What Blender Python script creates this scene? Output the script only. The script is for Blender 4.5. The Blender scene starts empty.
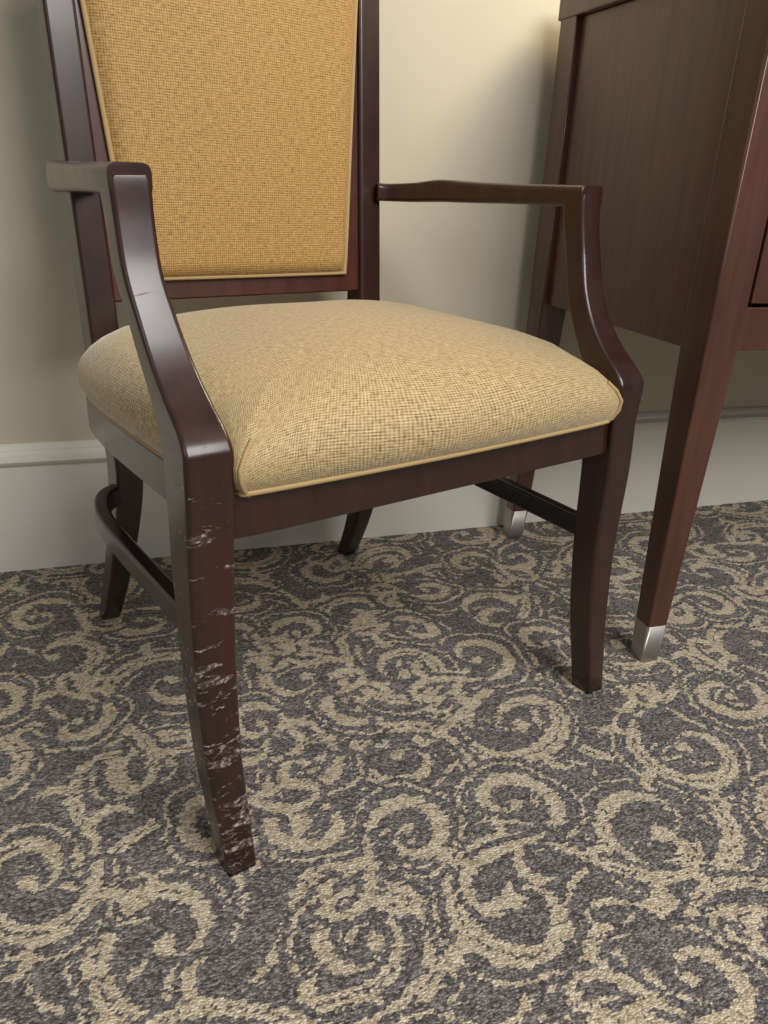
import bpy, bmesh, math, numpy as np
from mathutils import Vector, Matrix
rng=np.random.RandomState(21)
scene=bpy.context.scene
scene.view_settings.view_transform='Standard'
# ------------------------------------------------------------------ camera
TH,ROLL,YAW=math.radians(23.2289),math.radians(2.5984),math.radians(18.3372)
CAM=Vector((0,-1.356,.6594))
c,s=math.cos(YAW),math.sin(YAW)
r=Vector((c,-s,0)); fw=Vector((s*math.cos(TH),c*math.cos(TH),-math.sin(TH))); dn=Vector((-s*math.sin(TH),-c*math.sin(TH),-math.cos(TH)))
R=r*math.cos(ROLL)-dn*math.sin(ROLL); D=r*math.sin(ROLL)+dn*math.cos(ROLL)
cd=bpy.data.cameras.new('camera'); cam=bpy.data.objects.new('camera',cd); scene.collection.objects.link(cam)
cd.sensor_fit='VERTICAL'; cd.sensor_height=36; cd.lens=770/1024*36; cd.clip_start=.02
M=Matrix.Identity(4)
for i,vv in enumerate((R,-D,-fw)):
    for k in range(3): M[k][i]=vv[k]
M.translation=CAM; cam.matrix_world=M; scene.camera=cam
# ------------------------------------------------------------------ node helpers
def newmat(name):
    m=bpy.data.materials.new(name); m.use_nodes=True; nt=m.node_tree
    b=nt.nodes['Principled BSDF']; return m,nt,b
def N(nt,t,**kw):
    n=nt.nodes.new(t)
    for k,v in kw.items(): setattr(n,k,v)
    return n
def setin(nt,sock,v):
    if isinstance(v,bpy.types.NodeSocket): nt.links.new(v,sock)
    else: sock.default_value=v
def mth(nt,op,a,b=None,cc=None,clamp=False):
    n=N(nt,'ShaderNodeMath',operation=op); n.use_clamp=clamp
    setin(nt,n.inputs[0],a)
    if b is not None: setin(nt,n.inputs[1],b)
    if cc is not None: setin(nt,n.inputs[2],cc)
    return n.outputs[0]
def noise(nt,vec,scale=1,detail=2,rough=.5,dist=0):
    n=N(nt,'ShaderNodeTexNoise'); nt.links.new(vec,n.inputs['Vector'])
    n.inputs['Scale'].default_value=scale; n.inputs['Detail'].default_value=detail; n.inputs['Roughness'].default_value=rough; n.inputs['Distortion'].default_value=dist
    return n.outputs[0]
def mapping(nt,vec,scale=(1,1,1),loc=(0,0,0),rot=(0,0,0)):
    n=N(nt,'ShaderNodeMapping'); nt.links.new(vec,n.inputs[0]); n.inputs['Scale'].default_value=scale; n.inputs['Location'].default_value=loc; n.inputs['Rotation'].default_value=rot
    return n.outputs[0]
def maprange(nt,v,a,b_,c_,d_):
    n=N(nt,'ShaderNodeMapRange'); nt.links.new(v,n.inputs[0])
    for i,x in enumerate((a,b_,c_,d_)): n.inputs[i+1].default_value=x
    return n.outputs[0]
def ramp(nt,f,stops,interp='LINEAR'):
    n=N(nt,'ShaderNodeValToRGB'); nt.links.new(f,n.inputs[0]); e=n.color_ramp.elements; n.color_ramp.interpolation=interp
    while len(e)<len(stops): e.new(.5)
    for x,(p,col) in zip(e,stops):
        x.position=p; x.color=(*col,1) if len(col)==3 else col
    return n.outputs[0]
def mixc(nt,f,a,b,bt='MIX'):
    n=N(nt,'ShaderNodeMix',data_type='RGBA',blend_type=bt)
    setin(nt,n.inputs[0],f)
    for sck,v in ((n.inputs[6],a),(n.inputs[7],b)):
        if isinstance(v,bpy.types.NodeSocket): nt.links.new(v,sck)
        else: sck.default_value=(*v,1)
    return n.outputs[2]
def bump(nt,b,h,strength,dist):
    n=N(nt,'ShaderNodeBump'); nt.links.new(h,n.inputs['Height']); n.inputs['Strength'].default_value=strength; n.inputs['Distance'].default_value=dist
    nt.links.new(n.outputs[0],b.inputs['Normal'])
def g(v): return tuple(((x/255)/12.92 if x/255<=.04045 else ((x/255+.055)/1.055)**2.4) for x in v)
# ------------------------------------------------------------------ materials
def wood(name,dark,light,rough=.3,worn=False):
    m,nt,b=newmat(name); tc=N(nt,'ShaderNodeTexCoord').outputs['Object']
    gr=noise(nt,mapping(nt,tc,(60,60,5)),1,4,.6,.3)
    big=noise(nt,tc,4,2)
    f=mth(nt,'ADD',mth(nt,'MULTIPLY',gr,.75),mth(nt,'MULTIPLY',big,.35))
    col=ramp(nt,f,[(.35,dark),(.75,light)])
    rg=mth(nt,'ADD',rough-.05,mth(nt,'MULTIPLY',noise(nt,tc,35,3),.12))
    if worn:
        sep=N(nt,'ShaderNodeSeparateXYZ'); nt.links.new(tc,sep.inputs[0]); z=sep.outputs[2]
        sc=noise(nt,mapping(nt,tc,(34,34,115)),1,4,.72,.9)
        patch=noise(nt,mapping(nt,tc,(18,18,34),(3.1,0,1.7)),1,2)
        lo=maprange(nt,z,.42,.10,-.004,.066); hi=maprange(nt,z,.42,.50,0,-.10)
        tot=mth(nt,'ADD',mth(nt,'ADD',mth(nt,'ADD',sc,lo),hi),mth(nt,'MULTIPLY',mth(nt,'SUBTRACT',patch,.5),.6))
        mask=ramp(nt,tot,[(.620,(0,0,0)),(.645,(1,1,1))])
        fin=noise(nt,tc,170,3,.7)
        chip=ramp(nt,fin,[(.40,g((60,40,35))),(.52,g((100,82,76))),(.66,g((182,170,163)))])
        col=mixc(nt,mask,col,chip)
        rg=mth(nt,'ADD',rg,mth(nt,'MULTIPLY',mask,.3))
        bump(nt,b,mask,.6,-.0018)
    nt.links.new(col,b.inputs['Base Color']); nt.links.new(rg,b.inputs['Roughness'])
    b.inputs['Coat Weight'].default_value=.4; b.inputs['Coat Roughness'].default_value=.16
    return m
MW=wood('mahogany_wood',g((35,17,13)),g((60,30,23)),.34)
MWW=wood('worn_mahogany_wood',g((35,17,13)),g((63,32,25)),.34,True)
MWB=wood('dark_stretcher_wood',g((20,13,15)),g((32,20,21)),.32)
MWR=wood('back_frame_wood',g((54,24,17)),g((84,41,28)),.4)
MD=wood('desk_walnut',g((57,31,21)),g((92,54,38)),.40)
def fabric(name,dk,md,lt,sheen):
    m,nt,b=newmat(name); uv=N(nt,'ShaderNodeTexCoord').outputs['UV']
    a=noise(nt,mapping(nt,uv,(110,720,1)),1,2,.6); w=noise(nt,mapping(nt,uv,(720,110,1),(5,3,0)),1,2,.6)
    sx=N(nt,'ShaderNodeSeparateXYZ'); nt.links.new(uv,sx.inputs[0])
    P=2*math.pi/.0030
    gx=mth(nt,'SINE',mth(nt,'MULTIPLY',sx.outputs[0],P)); gy=mth(nt,'SINE',mth(nt,'MULTIPLY',sx.outputs[1],P))
    f=mth(nt,'ADD',mth(nt,'ADD',mth(nt,'MULTIPLY',a,.56),mth(nt,'MULTIPLY',w,.44)),mth(nt,'ADD',mth(nt,'MULTIPLY',gx,.06),mth(nt,'MULTIPLY',gy,.08)))
    col=ramp(nt,f,[(.30,dk),(.50,md),(.70,lt)])
    nt.links.new(col,b.inputs['Base Color']); b.inputs['Roughness'].default_value=.7
    b.inputs['Sheen Weight'].default_value=sheen; b.inputs['Sheen Roughness'].default_value=.4; b.inputs['Sheen Tint'].default_value=(1,.97,.92,1)
    bump(nt,b,f,.4,.001); return m
MF=fabric('gold_woven_fabric',g((114,82,40)),g((176,137,76)),g((203,168,106)),.25)
MF_LIT=fabric('gold_fabric_lit_seat',g((106,84,54)),g((184,157,106)),g((215,196,153)),.55)  # same cloth as the back; light sheen on the seat painted in as paler colour
MP,nt,b=newmat('gold_piping'); b.inputs['Base Color'].default_value=(*g((180,152,104)),1); b.inputs['Roughness'].default_value=.8
bump(nt,b,noise(nt,N(nt,'ShaderNodeTexCoord').outputs['Object'],700,1),.5,.001)
MM,nt,b=newmat('brushed_nickel'); b.inputs['Base Color'].default_value=(.40,.37,.34,1); b.inputs['Metallic'].default_value=1; b.inputs['Roughness'].default_value=.45
MG,nt,b=newmat('drawer_gap'); b.inputs['Base Color'].default_value=(.012,.007,.005,1); b.inputs['Roughness'].default_value=.7
MWALL,nt,b=newmat('cream_wall_paint'); tc=N(nt,'ShaderNodeTexCoord').outputs['Object']
nt.links.new(ramp(nt,noise(nt,tc,3,2),[(.3,g((208,197,172))),(.7,g((213,203,178)))]),b.inputs['Base Color']); b.inputs['Roughness'].default_value=.6
bump(nt,b,noise(nt,tc,320,3),.08,.002)
MB,nt,b=newmat('white_trim_paint'); b.inputs['Base Color'].default_value=(*g((240,234,220)),1); b.inputs['Roughness'].default_value=.4
# ------------------------------------------------------------------ mesh helpers
def obj(name,verts,faces,mat,parent=None,smooth=True,uv=None):
    me=bpy.data.meshes.new(name); me.from_pydata([tuple(v) for v in verts],[],faces); me.update()
    bm=bmesh.new(); bm.from_mesh(me); bmesh.ops.recalc_face_normals(bm,faces=bm.faces); bm.to_mesh(me); bm.free()
    o=bpy.data.objects.new(name,me); scene.collection.objects.link(o); me.materials.append(mat)
    if smooth:
        for p in me.polygons: p.use_smooth=True
    if uv is not None:
        l=me.uv_layers.new(name='UVMap')
        for lp in me.loops: l.data[lp.index].uv=uv[lp.vertex_index]
    if parent: o.parent=parent
    return o
def wn(o):
    m=o.modifiers.new('wn','WEIGHTED_NORMAL'); m.keep_sharp=True; m.weight=80
def catmull(keys,n):
    K=np.array(keys,float); out=[]
    m=len(K)
    for i in range(m-1):
        p0=K[max(i-1,0)];p1=K[i];p2=K[i+1];p3=K[min(i+2,m-1)]
        for j in range(n):
            t=j/n
            out.append(.5*((2*p1)+(-p0+p2)*t+(2*p0-5*p1+4*p2-p3)*t*t+(-p0+3*p1-3*p2+p3)*t**3))
    out.append(K[-1]); return np.array(out)
def rrect(ha,hb,rad,n=3):
    pts=[]
    for cx,cy,a0 in ((ha-rad,hb-rad,0),(-ha+rad,hb-rad,90),(-ha+rad,-hb+rad,180),(ha-rad,-hb+rad,270)):
        for k in range(n+1):
            a=math.radians(a0+90*k/n); pts.append((cx+rad*math.cos(a),cy+rad*math.sin(a)))
    return pts
def loft(name,secs,mat,parent,rad=.005,cap=True):
    V=[];F=[];n=None
    for (cc,A,B,ha,hb) in secs:
        pts=rrect(ha,hb,min(rad,ha*.8,hb*.8)); n=len(pts)
        for (a,b_) in pts: V.append(Vector(cc)+Vector(A)*a+Vector(B)*b_)
    for i in range(len(secs)-1):
        for j in range(n):
            k=(j+1)%n; F.append((i*n+j,i*n+k,(i+1)*n+k,(i+1)*n+j))
    if cap: F.append(tuple(range(n))); F.append(tuple((len(secs)-1)*n+j for j in range(n)))
    o=obj(name,V,F,mat,parent); wn(o); return o
def vloft(name,keys,mat,parent,n=6,rad=.005):
    K=catmull(keys,n)
    return loft(name,[((k[3],(k[1]+k[2])/2,k[0]),(1,0,0),(0,1,0),k[4]/2,(k[2]-k[1])/2) for k in K],mat,parent,rad)
def psweep(name,keys,mat,parent,n=8,rad=.005):
    K=catmull(keys,n); secs=[]
    for i,k in enumerate(K):
        t=Vector(K[min(i+1,len(K)-1)][:3]-K[max(i-1,0)][:3]).normalized()
        A=Vector((0,0,1)).cross(t).normalized(); B=t.cross(A)
        secs.append((k[:3],A,B,k[3]/2,k[4]/2))
    return loft(name,secs,mat,parent,rad)
def box(name,x0,x1,y0,y1,z0,z1,mat,parent=None,bev=.002):
    V=[(x,y,z) for x in (x0,x1) for y in (y0,y1) for z in (z0,z1)]
    F=[(0,1,3,2),(4,6,7,5),(0,4,5,1),(2,3,7,6),(0,2,6,4),(1,5,7,3)]
    o=obj(name,V,F,mat,parent,smooth=False)
    if bev:
        m=o.modifiers.new('b','BEVEL'); m.width=bev; m.segments=3
        for p in o.data.polygons: p.use_smooth=True
        wn(o)
    return o
def tube(name,pts,rad,mat,parent,cyclic=False):
    cu=bpy.data.curves.new(name,'CURVE'); cu.dimensions='3D'; sp=cu.splines.new('POLY'); sp.points.add(len(pts)-1)
    for p,q in zip(sp.points,pts): p.co=(*q,1)
    sp.use_cyclic_u=cyclic; cu.bevel_depth=rad; cu.bevel_resolution=3
    o=bpy.data.objects.new(name,cu); scene.collection.objects.link(o); cu.materials.append(mat)
    dg=bpy.context.evaluated_depsgraph_get(); me=bpy.data.meshes.new_from_object(o.evaluated_get(dg)); me.name=name
    bpy.data.objects.remove(o)
    o=bpy.data.objects.new(name,me); scene.collection.objects.link(o)
    for p in me.polygons: p.use_smooth=True
    if parent: o.parent=parent
    return o
# ------------------------------------------------------------------ armchair
CH=bpy.data.objects.new('armchair',None); scene.collection.objects.link(CH)
CH.location=(.3102,-.6681,0); AL=math.radians(17.8596); CH.rotation_euler=(0,0,AL)
UB=-.006
for sg,nm in ((-1,'left'),(1,'right')):
    u0,u1,u2,u3,dv=(-.266,-.273,-.272,-.280,-.009) if sg<0 else (.291,.276,.267,.284,.002)
    vloft('front_leg_'+nm,[(0,-.006+dv,.028+dv,u0,.032),(.05,-.002+dv*.7,.034+dv*.7,u0*.7+u1*.3,.034),(.12,.005,.043,u0*.3+u1*.7,.038),(.22,.009,.050,u1,.041),(.33,.008,.055,u1,.043),(.40,.005,.056,u2,.044),(.438,.003,.057,u2,.045),(.452,.005,.062,u2,.044),(.466,.018,.071,u2,.042),(.486,.043,.086,u2*.9+u3*.1,.040),(.512,.068,.104,u2*.7+u3*.3,.038),(.545,.090,.122,u2*.4+u3*.6,.036),(.58,.106,.137,u3,.035),(.62,.116,.148,u3,.035),(.650,.120,.154,u3,.036),(.659,.122,.154,u3,.032)],MWW if sg<0 else MW,CH)
    U=u3
    psweep('arm_'+nm,[(U,.121,.652,.036,.026),(U*1.0,.17,.652,.037,.025),(U*.985,.25,.651,.037,.025),(U*.962,.33,.650,.039,.028),(U*.94,.38,.650,.040,.030),(U*.90,.43,.646,.037,.027),(U*.83,.47,.644,.034,.025),(U*.76,.484,.644,.032,.025)],MW,CH,rad=.007)
    vloft('back_leg_'+nm,[(0,.544,.572,.226*sg,.028),(.08,.500,.534,.221*sg,.032),(.2,.450,.492,.213*sg,.036),(.29,.436,.482,.208*sg,.038),(.36,.446,.493,UB+.208*sg,.038),(.42,.462,.508,UB+.208*sg,.038),(.55,.474,.516,UB+.209*sg,.038),(.75,.492,.532,UB+.212*sg,.037),(1.02,.516,.552,UB+.216*sg,.036)],MW,CH)
    W=1 if sg>0 else -1
    psweep('side_stretcher_'+nm,[(W*.266,.04,.247,.019,.028),(W*.268,.12,.247,.019,.028),(W*.270,.24,.247,.019,.028),(W*.270,.33,.247,.019,.028),(W*.263,.39,.247,.019,.028),(W*.245,.435,.247,.019,.028),(W*.212,.458,.247,.019,.028)],MWB,CH,rad=.004)
def outline(half,n=6):
    h=catmull(half,n); L=[(-a,b_) for a,b_ in h[::-1]][1:-1]
    return np.array([tuple(x) for x in h]+L)
half=[(0,.012),(.12,.012),(.245,.014),(.262,.03),(.265,.08),(.269,.16),(.272,.26),(.271,.34),(.262,.41),(.238,.458),(.19,.482),(.10,.488),(0,.490)]
OUT=outline(half)
def offs(P,d):
    n=len(P); Q=[]
    for i in range(n):
        t=P[(i+1)%n]-P[i-1]; t=t/np.linalg.norm(t); nrm=np.array([t[1],-t[0]]); Q.append(P[i]+nrm*d)
    return np.array(Q)
nO=len(OUT)
inn=offs(OUT,-.028)
V=[];F=[]
for (P,z) in ((OUT,.362),(OUT,.404),(inn,.404),(inn,.362)):
    V+=[(a,b_,z) for a,b_ in P]
for k in range(4):
    for j in range(nO):
        j2=(j+1)%nO; k2=(k+1)%4; F.append((k*nO+j,k*nO+j2,k2*nO+j2,k2*nO+j))
o=obj('seat_rail',V,F,MW,CH); m=o.modifiers.new('b','BEVEL'); m.width=.003; m.segments=3; m.limit_method='ANGLE'; m.angle_limit=math.radians(50); wn(o)
# cushion
hc=[(0,.000),(.12,.002),(.226,.006),(.2395,.012),(.2435,.03),(.2445,.060),(.256,.074),(.263,.10),(.267,.16),(.271,.26),(.270,.34),(.259,.40),(.228,.440),(.17,.456),(.10,.461),(0,.462)]
CU=outline(hc,8); nC=len(CU)
CU[:,0]+=np.where(CU[:,1]<.07,-.004,0)
SM=CU.copy()
for _ in range(60): SM=(np.roll(SM,1,0)+2*SM+np.roll(SM,-1,0))/4
cen=np.array([0,.235])
ring=[(.006,.4035),(-.005,.412),(-.011,.425),(-.012,.439),(-.007,.453),(.003,.466),(.017,.4775),(.036,.488),(.062,.4965),(.090,.503)]
IN=.090
V=[];UV=[];arcs=[0]
for i in range(1,len(ring)):
    arcs.append(arcs[-1]+math.hypot(ring[i][0]-ring[i-1][0],ring[i][1]-ring[i-1][1]))
tot=arcs[-1]
def uvdir(p):
    d=p-cen; a=abs(d[0])/.27; b_=abs(d[1])/.235
    k=np.array([math.copysign(1,d[0])*max(0,a**6),math.copysign(1,d[1])*max(0,b_**6)])
    return k/(np.linalg.norm(k)+1e-9)
def base(j,ins,w):
    P=CU[j]*(1-w)+SM[j]*w; rr=np.linalg.norm(P-cen); return cen+(P-cen)*(1-ins/rr)
for i,(ins,z) in enumerate(ring):
    w=min(1,max(0,(i-3)/6))
    for j in range(nC):
        d=CU[j]-cen; corner=min(1,(abs(d[0])/.25)**4)*min(1,(abs(d[1])/.22)**4)*(1 if d[1]<0 else .5)
        zz=z-.012*corner*max(0,min(1,(i-1)/4))*(1 if i<8 else .8)
        zz-=.004*min(1,abs(d[0])/.27)**2*(i/9)
        p=base(j,ins,w); V.append((p[0],p[1],zz)); pe=base(j,IN,1); q=pe+uvdir(CU[j])*(tot-arcs[i]); UV.append((q[0],q[1]))
nr_in=12; zl=[V[-nC+j][2] for j in range(nC)]
for i in range(1,nr_in+1):
    t=i/nr_in
    for j in range(nC):
        pe=base(j,IN,1); p=cen+(pe-cen)*max(1-t,.001)
        V.append((p[0],p[1],zl[j]+(.520-zl[j])*(1-(1-t)**2))); UV.append((p[0],p[1]))
F=[]
for i in range(len(ring)+nr_in-1):
    for j in range(nC):
        k=(j+1)%nC; F.append((i*nC+j,i*nC+k,(i+1)*nC+k,(i+1)*nC+j))
F.append(tuple(range(nC)))
obj('seat_cushion',V,F,MF_LIT,CH,uv=UV)
tube('seat_piping',[(a,b_,.4072) for a,b_ in offs(CU,.0005)],.0030,MP,CH,True)
for sg in (-1,1):
    jj=min(range(nC),key=lambda j:np.hypot(CU[j][0]-(sg*.234-.004),CU[j][1]-.008))
    pts=[]
    for i in range(0,6):
        v=V[i*nC+jj]; pts.append((v[0],v[1]-.0008,v[2]))
    tube('seat_corner_piping_%s'%('left' if sg<0 else 'right'),pts,.0024,MP,CH)
def vb(z): return .474+(z-.55)*.088
def slab(name,pts,off0,off1,mat,bev):
    V=[(UB+u,vb(z)+off0,z) for u,z in pts]+[(UB+u,vb(z)+off1,z) for u,z in pts]; n=len(pts)
    F=[tuple(range(n)),tuple(range(n,2*n))]+[(j,(j+1)%n,n+(j+1)%n,n+j) for j in range(n)]
    o=obj(name,V,F,mat,CH); m=o.modifiers.new('b','BEVEL'); m.width=bev; m.segments=3; m.limit_method='ANGLE'; wn(o); return o
slab('back_frame',[(-.20,.500),(.20,.500),(.205,1.0),(-.205,1.0)],.008,.034,MWR,.003)
slab('crest_rail',[(-.235,.985),(.235,.985),(.228,1.035),(.15,1.05),(0,1.055),(-.15,1.05),(-.228,1.035)],-.004,.038,MW,.006)
zb,zt,hbm,htp=.528,.978,.162,.198
NU,NZ=36,60
def padpt(a,t): return a*(hbm+(htp-hbm)*t)
V=[];UV=[];F=[]
for i in range(NZ+1):
    ti=i/NZ; t=(1-math.cos(ti*math.pi))/2
    for j in range(NU+1):
        aj=-math.cos(j/NU*math.pi); z=zb+(zt-zb)*t; u=padpt(aj,t)
        e=min(1,((1-abs(aj))*.17/.022)); e2=min(1,min(t,1-t)*.45/.022)
        def prof(x): return math.sqrt(max(0,1-(1-x)**2))
        h=.016*prof(e)*prof(e2)+.012*(1-aj*aj)*(1-(2*t-1)**2)
        V.append((UB+u,vb(z)+.008-h,z)); UV.append((u,z))
for i in range(NZ):
    for j in range(NU):
        a=i*(NU+1)+j; F.append((a,a+1,a+NU+2,a+NU+1))
obj('back_cushion',V,F,MF,CH,uv=UV)
P=[(padpt(-1,t),zb+(zt-zb)*t) for t in np.linspace(1,0,20)]+[(padpt(1,t),zb+(zt-zb)*t) for t in np.linspace(0,1,20)]
tube('back_piping',[(UB+u,vb(z)+.003,z) for u,z in P],.0034,MP,CH,True)
# ------------------------------------------------------------------ desk
DK=bpy.data.objects.new('writing_desk',None); scene.collection.objects.link(DK)
X0=.697; YF=-.535; YR=-.052; ZB=.472; ZT=.908; XR=1.80
def dleg(nm,sx,sy,x,y):
    secs=[]
    for z,w in ((.0,.030),(.062,.034),(ZB,.052),(ZB+.03,.053),(ZT,.053)):
        secs.append(((x+sx*w/2,y+sy*w/2,z),(1,0,0),(0,1,0),w/2,w/2))
    loft('leg_'+nm,secs,MD,DK,.004)
    secs=[((x+sx*w/2,y+sy*w/2,z),(1,0,0),(0,1,0),w/2+.0008,w/2+.0008) for z,w in ((.0,.030),(.002,.0302),(.062,.034))]
    loft('leg_cap_'+nm,secs,MM,DK,.005)
dleg('front_left',1,1,X0,YF); dleg('back_left',1,-1,X0-.004,YR); dleg('front_right',-1,1,XR,YF); dleg('back_right',-1,-1,XR,YR)
box('side_panel',X0+.006,X0+.03,YF+.045,YR-.045,ZB-.002,ZT,MD,DK)
box('side_panel_right',XR-.03,XR-.006,YF+.045,YR-.045,ZB-.002,ZT,MD,DK)
box('back_panel',X0+.05,XR-.05,YR-.03,YR-.01,ZB,ZT,MD,DK)
box('bottom_rail',X0+.048,XR-.048,YF+.004,YF+.035,ZB+.002,ZB+.058,MD,DK)
box('carcass',X0+.03,XR-.03,YF+.03,YR-.02,ZB+.02,ZT,MG,DK,0)
for i in range(2):
    xa=X0+.057+i*.500; box('drawer_front_%d'%(i+1),xa,xa+.490,YF+.001,YF+.03,ZB+.063,ZT-.01,MD,DK)
box('desk_top',X0-.006,XR+.006,YF-.008,YR+.006,ZT,ZT+.035,MD,DK,.003)
# ------------------------------------------------------------------ room
box('wall_back',-2.2,2.6,0,.1,0,2.6,MWALL,None,0)
prof=[(0,0),(-.016,0),(-.016,.194),(-.022,.198),(-.026,.204),(-.024,.211),(-.015,.214),(-.011,.218),(-.011,.221),(-.006,.227),(0,.229)]
V=[(x,y,z) for x in (-2.2,2.6) for y,z in prof]; n=len(prof)
obj('baseboard_back',V,[(j,j+1,n+j+1,n+j) for j in range(n-1)],MB,None,smooth=False)
# carpet: scroll pattern laid out in stitches
ST=.0031; T=370; KS=1.10
val=np.zeros((T,T)); jit=rng.normal(0,.25,(T,T))
def draw(pts,w,v,erase=0):
    P=np.array(pts); w=np.array(w); x0i=int(P[:,0].min()-9); x1i=int(P[:,0].max()+10); y0i=int(P[:,1].min()-9); y1i=int(P[:,1].max()+10)
    gy,gx=np.mgrid[y0i:y1i,x0i:x1i].astype(float); dm=np.full(gx.shape,1e9)
    for (px,py),ww in zip(P,w): dm=np.minimum(dm,np.hypot(gx-px,gy-py)-ww)
    I=np.ix_(np.mod(np.arange(y0i,y1i),T),np.mod(np.arange(x0i,x1i),T))
    cur=val[I]; dm=dm+jit[I]
    if erase: cur=np.where(dm<erase,0,cur)
    val[I]=np.where(dm<0,v,cur)
def walk(x,y,h,kap,L,ds=.8):
    pts=[];n=max(3,int(L/ds))
    for i in range(n):
        pts.append((x,y)); h+=kap(i/n)*ds; x+=math.cos(h)*ds; y+=math.sin(h)*ds
    return pts,h
def tdist(a,b):
    d=np.abs(np.array(a)-np.array(b)); d=np.minimum(d,T-d); return np.hypot(*d)
CN=[]
for k in range(8000):
    Rr=rng.uniform(22,32) if k<1500 else rng.uniform(11,18); p=(rng.uniform(0,T),rng.uniform(0,T))
    if all(tdist(p,q[:2])>(Rr+q[2])*.93+3 for q in CN): CN.append((*p,Rr))
for k in range(170):    # fine background tendrils
    x=rng.uniform(0,T); y=rng.uniform(0,T); h=rng.uniform(0,6.28); kk=rng.choice([-1,1])*rng.uniform(.03,.09)
    Q,_h=walk(x,y,h,lambda q:kk*(.2+1.6*q),rng.uniform(32,64)); m_=len(Q)
    draw(Q,[.45+.95*math.sin(a/m_*math.pi) for a in range(m_)],.85,2.3)
for (cx,cy,Rr) in CN:
    sg=rng.choice([-1,1]); h0=rng.uniform(0,6.28); turns=.65+Rr/32*.75+rng.uniform(-.2,.15); w0=1.35+Rr*.052; e=rng.uniform(.6,.95)
    ex=rng.uniform(.7,.97); ea=rng.uniform(0,3.14)
    def sq(x,y):
        dx,dy=x-cx,y-cy; a_,b_=dx*math.cos(ea)+dy*math.sin(ea),(-dx*math.sin(ea)+dy*math.cos(ea))*ex
        return (cx+a_*math.cos(ea)-b_*math.sin(ea),cy+a_*math.sin(ea)+b_*math.cos(ea))
    def rad_(t): return Rr*(1-t)**e+2.4
    NS=280
    seq=np.linspace(0,1,NS); ang=h0+sg*turns*2*math.pi*seq
    lob=lambda t:abs(math.sin(t*13))
    P2=[sq(cx+(rad_(t)+6.8+3.2*lob(t))*math.cos(a),cy+(rad_(t)+6.8+3.2*lob(t))*math.sin(a)) for t,a in zip(seq,ang) if t<.66]
    draw(P2,[.85]*len(P2),.9,2.5)
    ax,ay=sq(cx+rad_(0)*math.cos(h0),cy+rad_(0)*math.sin(h0)); L=Rr*rng.uniform(2.4,4.0)
    bx,by=sq(cx+rad_(.01)*math.cos(ang[2]),cy+rad_(.01)*math.sin(ang[2]))
    Q,_h=walk(ax,ay,math.atan2(ay-by,ax-bx),lambda q:(.9-3.2*q)/Rr*-sg,L); m_=len(Q)
    WQ=[.7+w0*.75*math.sin(a/m_*math.pi) for a in range(m_)]
    draw(Q,WQ,1.0,2.5)
    for kf,sd in ((.25,sg),(.55,-sg),(.85,sg)):
        k=min(m_-2,int(m_*kf)); d=math.atan2(Q[k+1][1]-Q[k][1],Q[k+1][0]-Q[k][0])+sd*.8
        Q2,_h=walk(Q[k][0],Q[k][1],d,lambda q:sd*(.02+.2*q),rng.uniform(17,26))
        draw(Q2,[.5+1.9*math.sin((a+1)/len(Q2)*math.pi) for a in range(len(Q2))],.95,0)
    P=[sq(cx+rad_(t)*math.cos(a),cy+rad_(t)*math.sin(a)) for t,a in zip(seq,ang)]
    W=[(.5+w0*math.sin(min(1,t*1.1+.12)*math.pi)**.7)*(1+.5*lob(t)*(1-t)) for t in seq]; W[-8:]=[w0*1.1]*8
    draw(P,W,1.0,2.5)
    if Rr>18:
        i0,i1=int(.07*NS),int(.55*NS); draw(P[i0:i1],[.5]*(i1-i0),.1,0)
        draw(Q[m_//4:3*m_//4],[.4]*len(Q[m_//4:3*m_//4]),.1,0)
        for tt in (.06,.2,.34):
            a=h0+sg*turns*2*math.pi*tt; bx,by=sq(cx+(rad_(tt)+1)*math.cos(a),cy+(rad_(tt)+1)*math.sin(a))
            Q2,_h=walk(bx,by,a-sg*.5,lambda q:sg*(.02+.25*q),18)
            draw(Q2,[.5+1.8*math.sin((b2+1)/len(Q2)*math.pi) for b2 in range(len(Q2))],.95,0)
nx=int(3.8/ST); ny=int(2.1/ST); x0=-1.5; y0=-2.1
ix,iy=np.meshgrid(np.arange(nx+1),np.arange(ny+1))
co=np.zeros(((nx+1)*(ny+1),3),np.float32); co[:,0]=(x0+ix*ST).ravel(); co[:,1]=(y0+iy*ST).ravel()
shift=np.round(rng.normal(0,.6,ny+1)).astype(int)
vv=val[(iy%T),((ix+shift[:,None])%T)].copy()
brk=rng.rand(ny+1,nx//6+2)[:, (np.arange(nx+1)//6)]
vv=np.where(brk<.03,vv*.3,vv)
vv=vv.ravel()
a=(np.arange(ny)[:,None]*(nx+1)+np.arange(nx)[None,:]).ravel()
quads=np.stack([a,a+1,a+nx+2,a+nx+1],1).astype(np.int32)
me=bpy.data.meshes.new('floor'); me.vertices.add(len(co)); me.vertices.foreach_set('co',co.ravel())
me.loops.add(quads.size); me.loops.foreach_set('vertex_index',quads.ravel())
me.polygons.add(len(quads)); me.polygons.foreach_set('loop_start',np.arange(0,quads.size,4,dtype=np.int32))
me.update(calc_edges=True)
at=me.attributes.new('pile','FLOAT','POINT'); at.data.foreach_set('value',vv.astype(np.float32))
tf=rng.rand(*ix.shape)*.7+rng.rand(ny+1,1)*.3
at=me.attributes.new('tuft','FLOAT','POINT'); at.data.foreach_set('value',tf.ravel().astype(np.float32))
FL=bpy.data.objects.new('floor',me); scene.collection.objects.link(FL)
MC,nt,b=newmat('patterned_carpet'); me.materials.append(MC)
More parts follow.
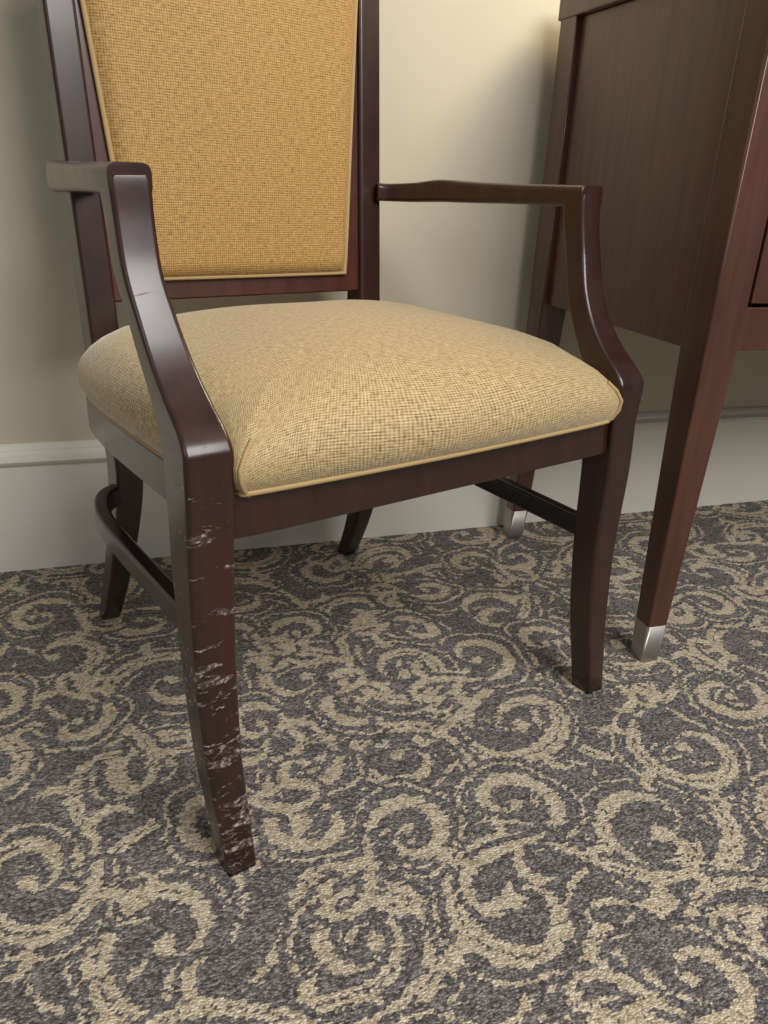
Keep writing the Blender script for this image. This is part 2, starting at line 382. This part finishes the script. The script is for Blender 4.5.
ap=N(nt,'ShaderNodeAttribute',attribute_name='pile').outputs['Fac']; at_=N(nt,'ShaderNodeAttribute',attribute_name='tuft').outputs['Fac']
tc=N(nt,'ShaderNodeTexCoord').outputs['Object']
vo=N(nt,'ShaderNodeTexVoronoi'); nt.links.new(mapping(nt,tc,(320,500,1)),vo.inputs['Vector']); vo.inputs['Scale'].default_value=1
vs=N(nt,'ShaderNodeSeparateXYZ'); nt.links.new(vo.outputs['Color'],vs.inputs[0]); vr=vs.outputs[0]; vd=vo.outputs['Distance']
msk=ramp(nt,mth(nt,'ADD',ap,mth(nt,'MULTIPLY',mth(nt,'SUBTRACT',vr,.5),.2)),[(.45,(0,0,0)),(.53,(1,1,1))])
h=mth(nt,'SUBTRACT',mth(nt,'ADD',mth(nt,'MULTIPLY',at_,.4),mth(nt,'MULTIPLY',vr,.6)),mth(nt,'MULTIPLY',vd,.25))
bg=ramp(nt,h,[(.05,g((64,60,59))),(.4,g((110,103,99))),(.85,g((170,162,155)))])
fg=ramp(nt,h,[(.05,g((150,133,110))),(.4,g((200,183,155))),(.85,g((236,222,199)))])
nt.links.new(mixc(nt,msk,bg,fg),b.inputs['Base Color']); b.inputs['Roughness'].default_value=.95
bump(nt,b,mth(nt,'ADD',mth(nt,'SUBTRACT',mth(nt,'MULTIPLY',vr,.4),vd),mth(nt,'MULTIPLY',msk,.5)),.7,.0028)
# ------------------------------------------------------------------ lights
def area(name,loc,tgt,size,power,col,sy=None):
    l=bpy.data.lights.new(name,'AREA'); l.energy=power; l.color=col; l.size=size
    if sy: l.shape='RECTANGLE'; l.size_y=sy
    o=bpy.data.objects.new(name,l); scene.collection.objects.link(o); o.location=loc
    o.rotation_euler=(Vector(tgt)-Vector(loc)).to_track_quat('-Z','Y').to_euler(); return o
area('window_light',(1.1,-2.6,2.35),(.35,-.95,0),1.6,92,(1,.99,.97),1.6)
area('room_light',(-1.4,-2.4,2.0),(.2,-.5,.3),1.0,7,(.88,.94,1.0))
pl=bpy.data.lights.new('lamp_glow','POINT'); pl.energy=12; pl.color=(1,.80,.52); pl.shadow_soft_size=.09
o=bpy.data.objects.new('lamp_glow',pl); scene.collection.objects.link(o); o.location=(.98,-.27,1.32)
w=bpy.data.worlds.new('world'); scene.world=w; w.use_nodes=True; w.node_tree.nodes['Background'].inputs[0].default_value=(.93,.95,1,1); w.node_tree.nodes['Background'].inputs[1].default_value=.16
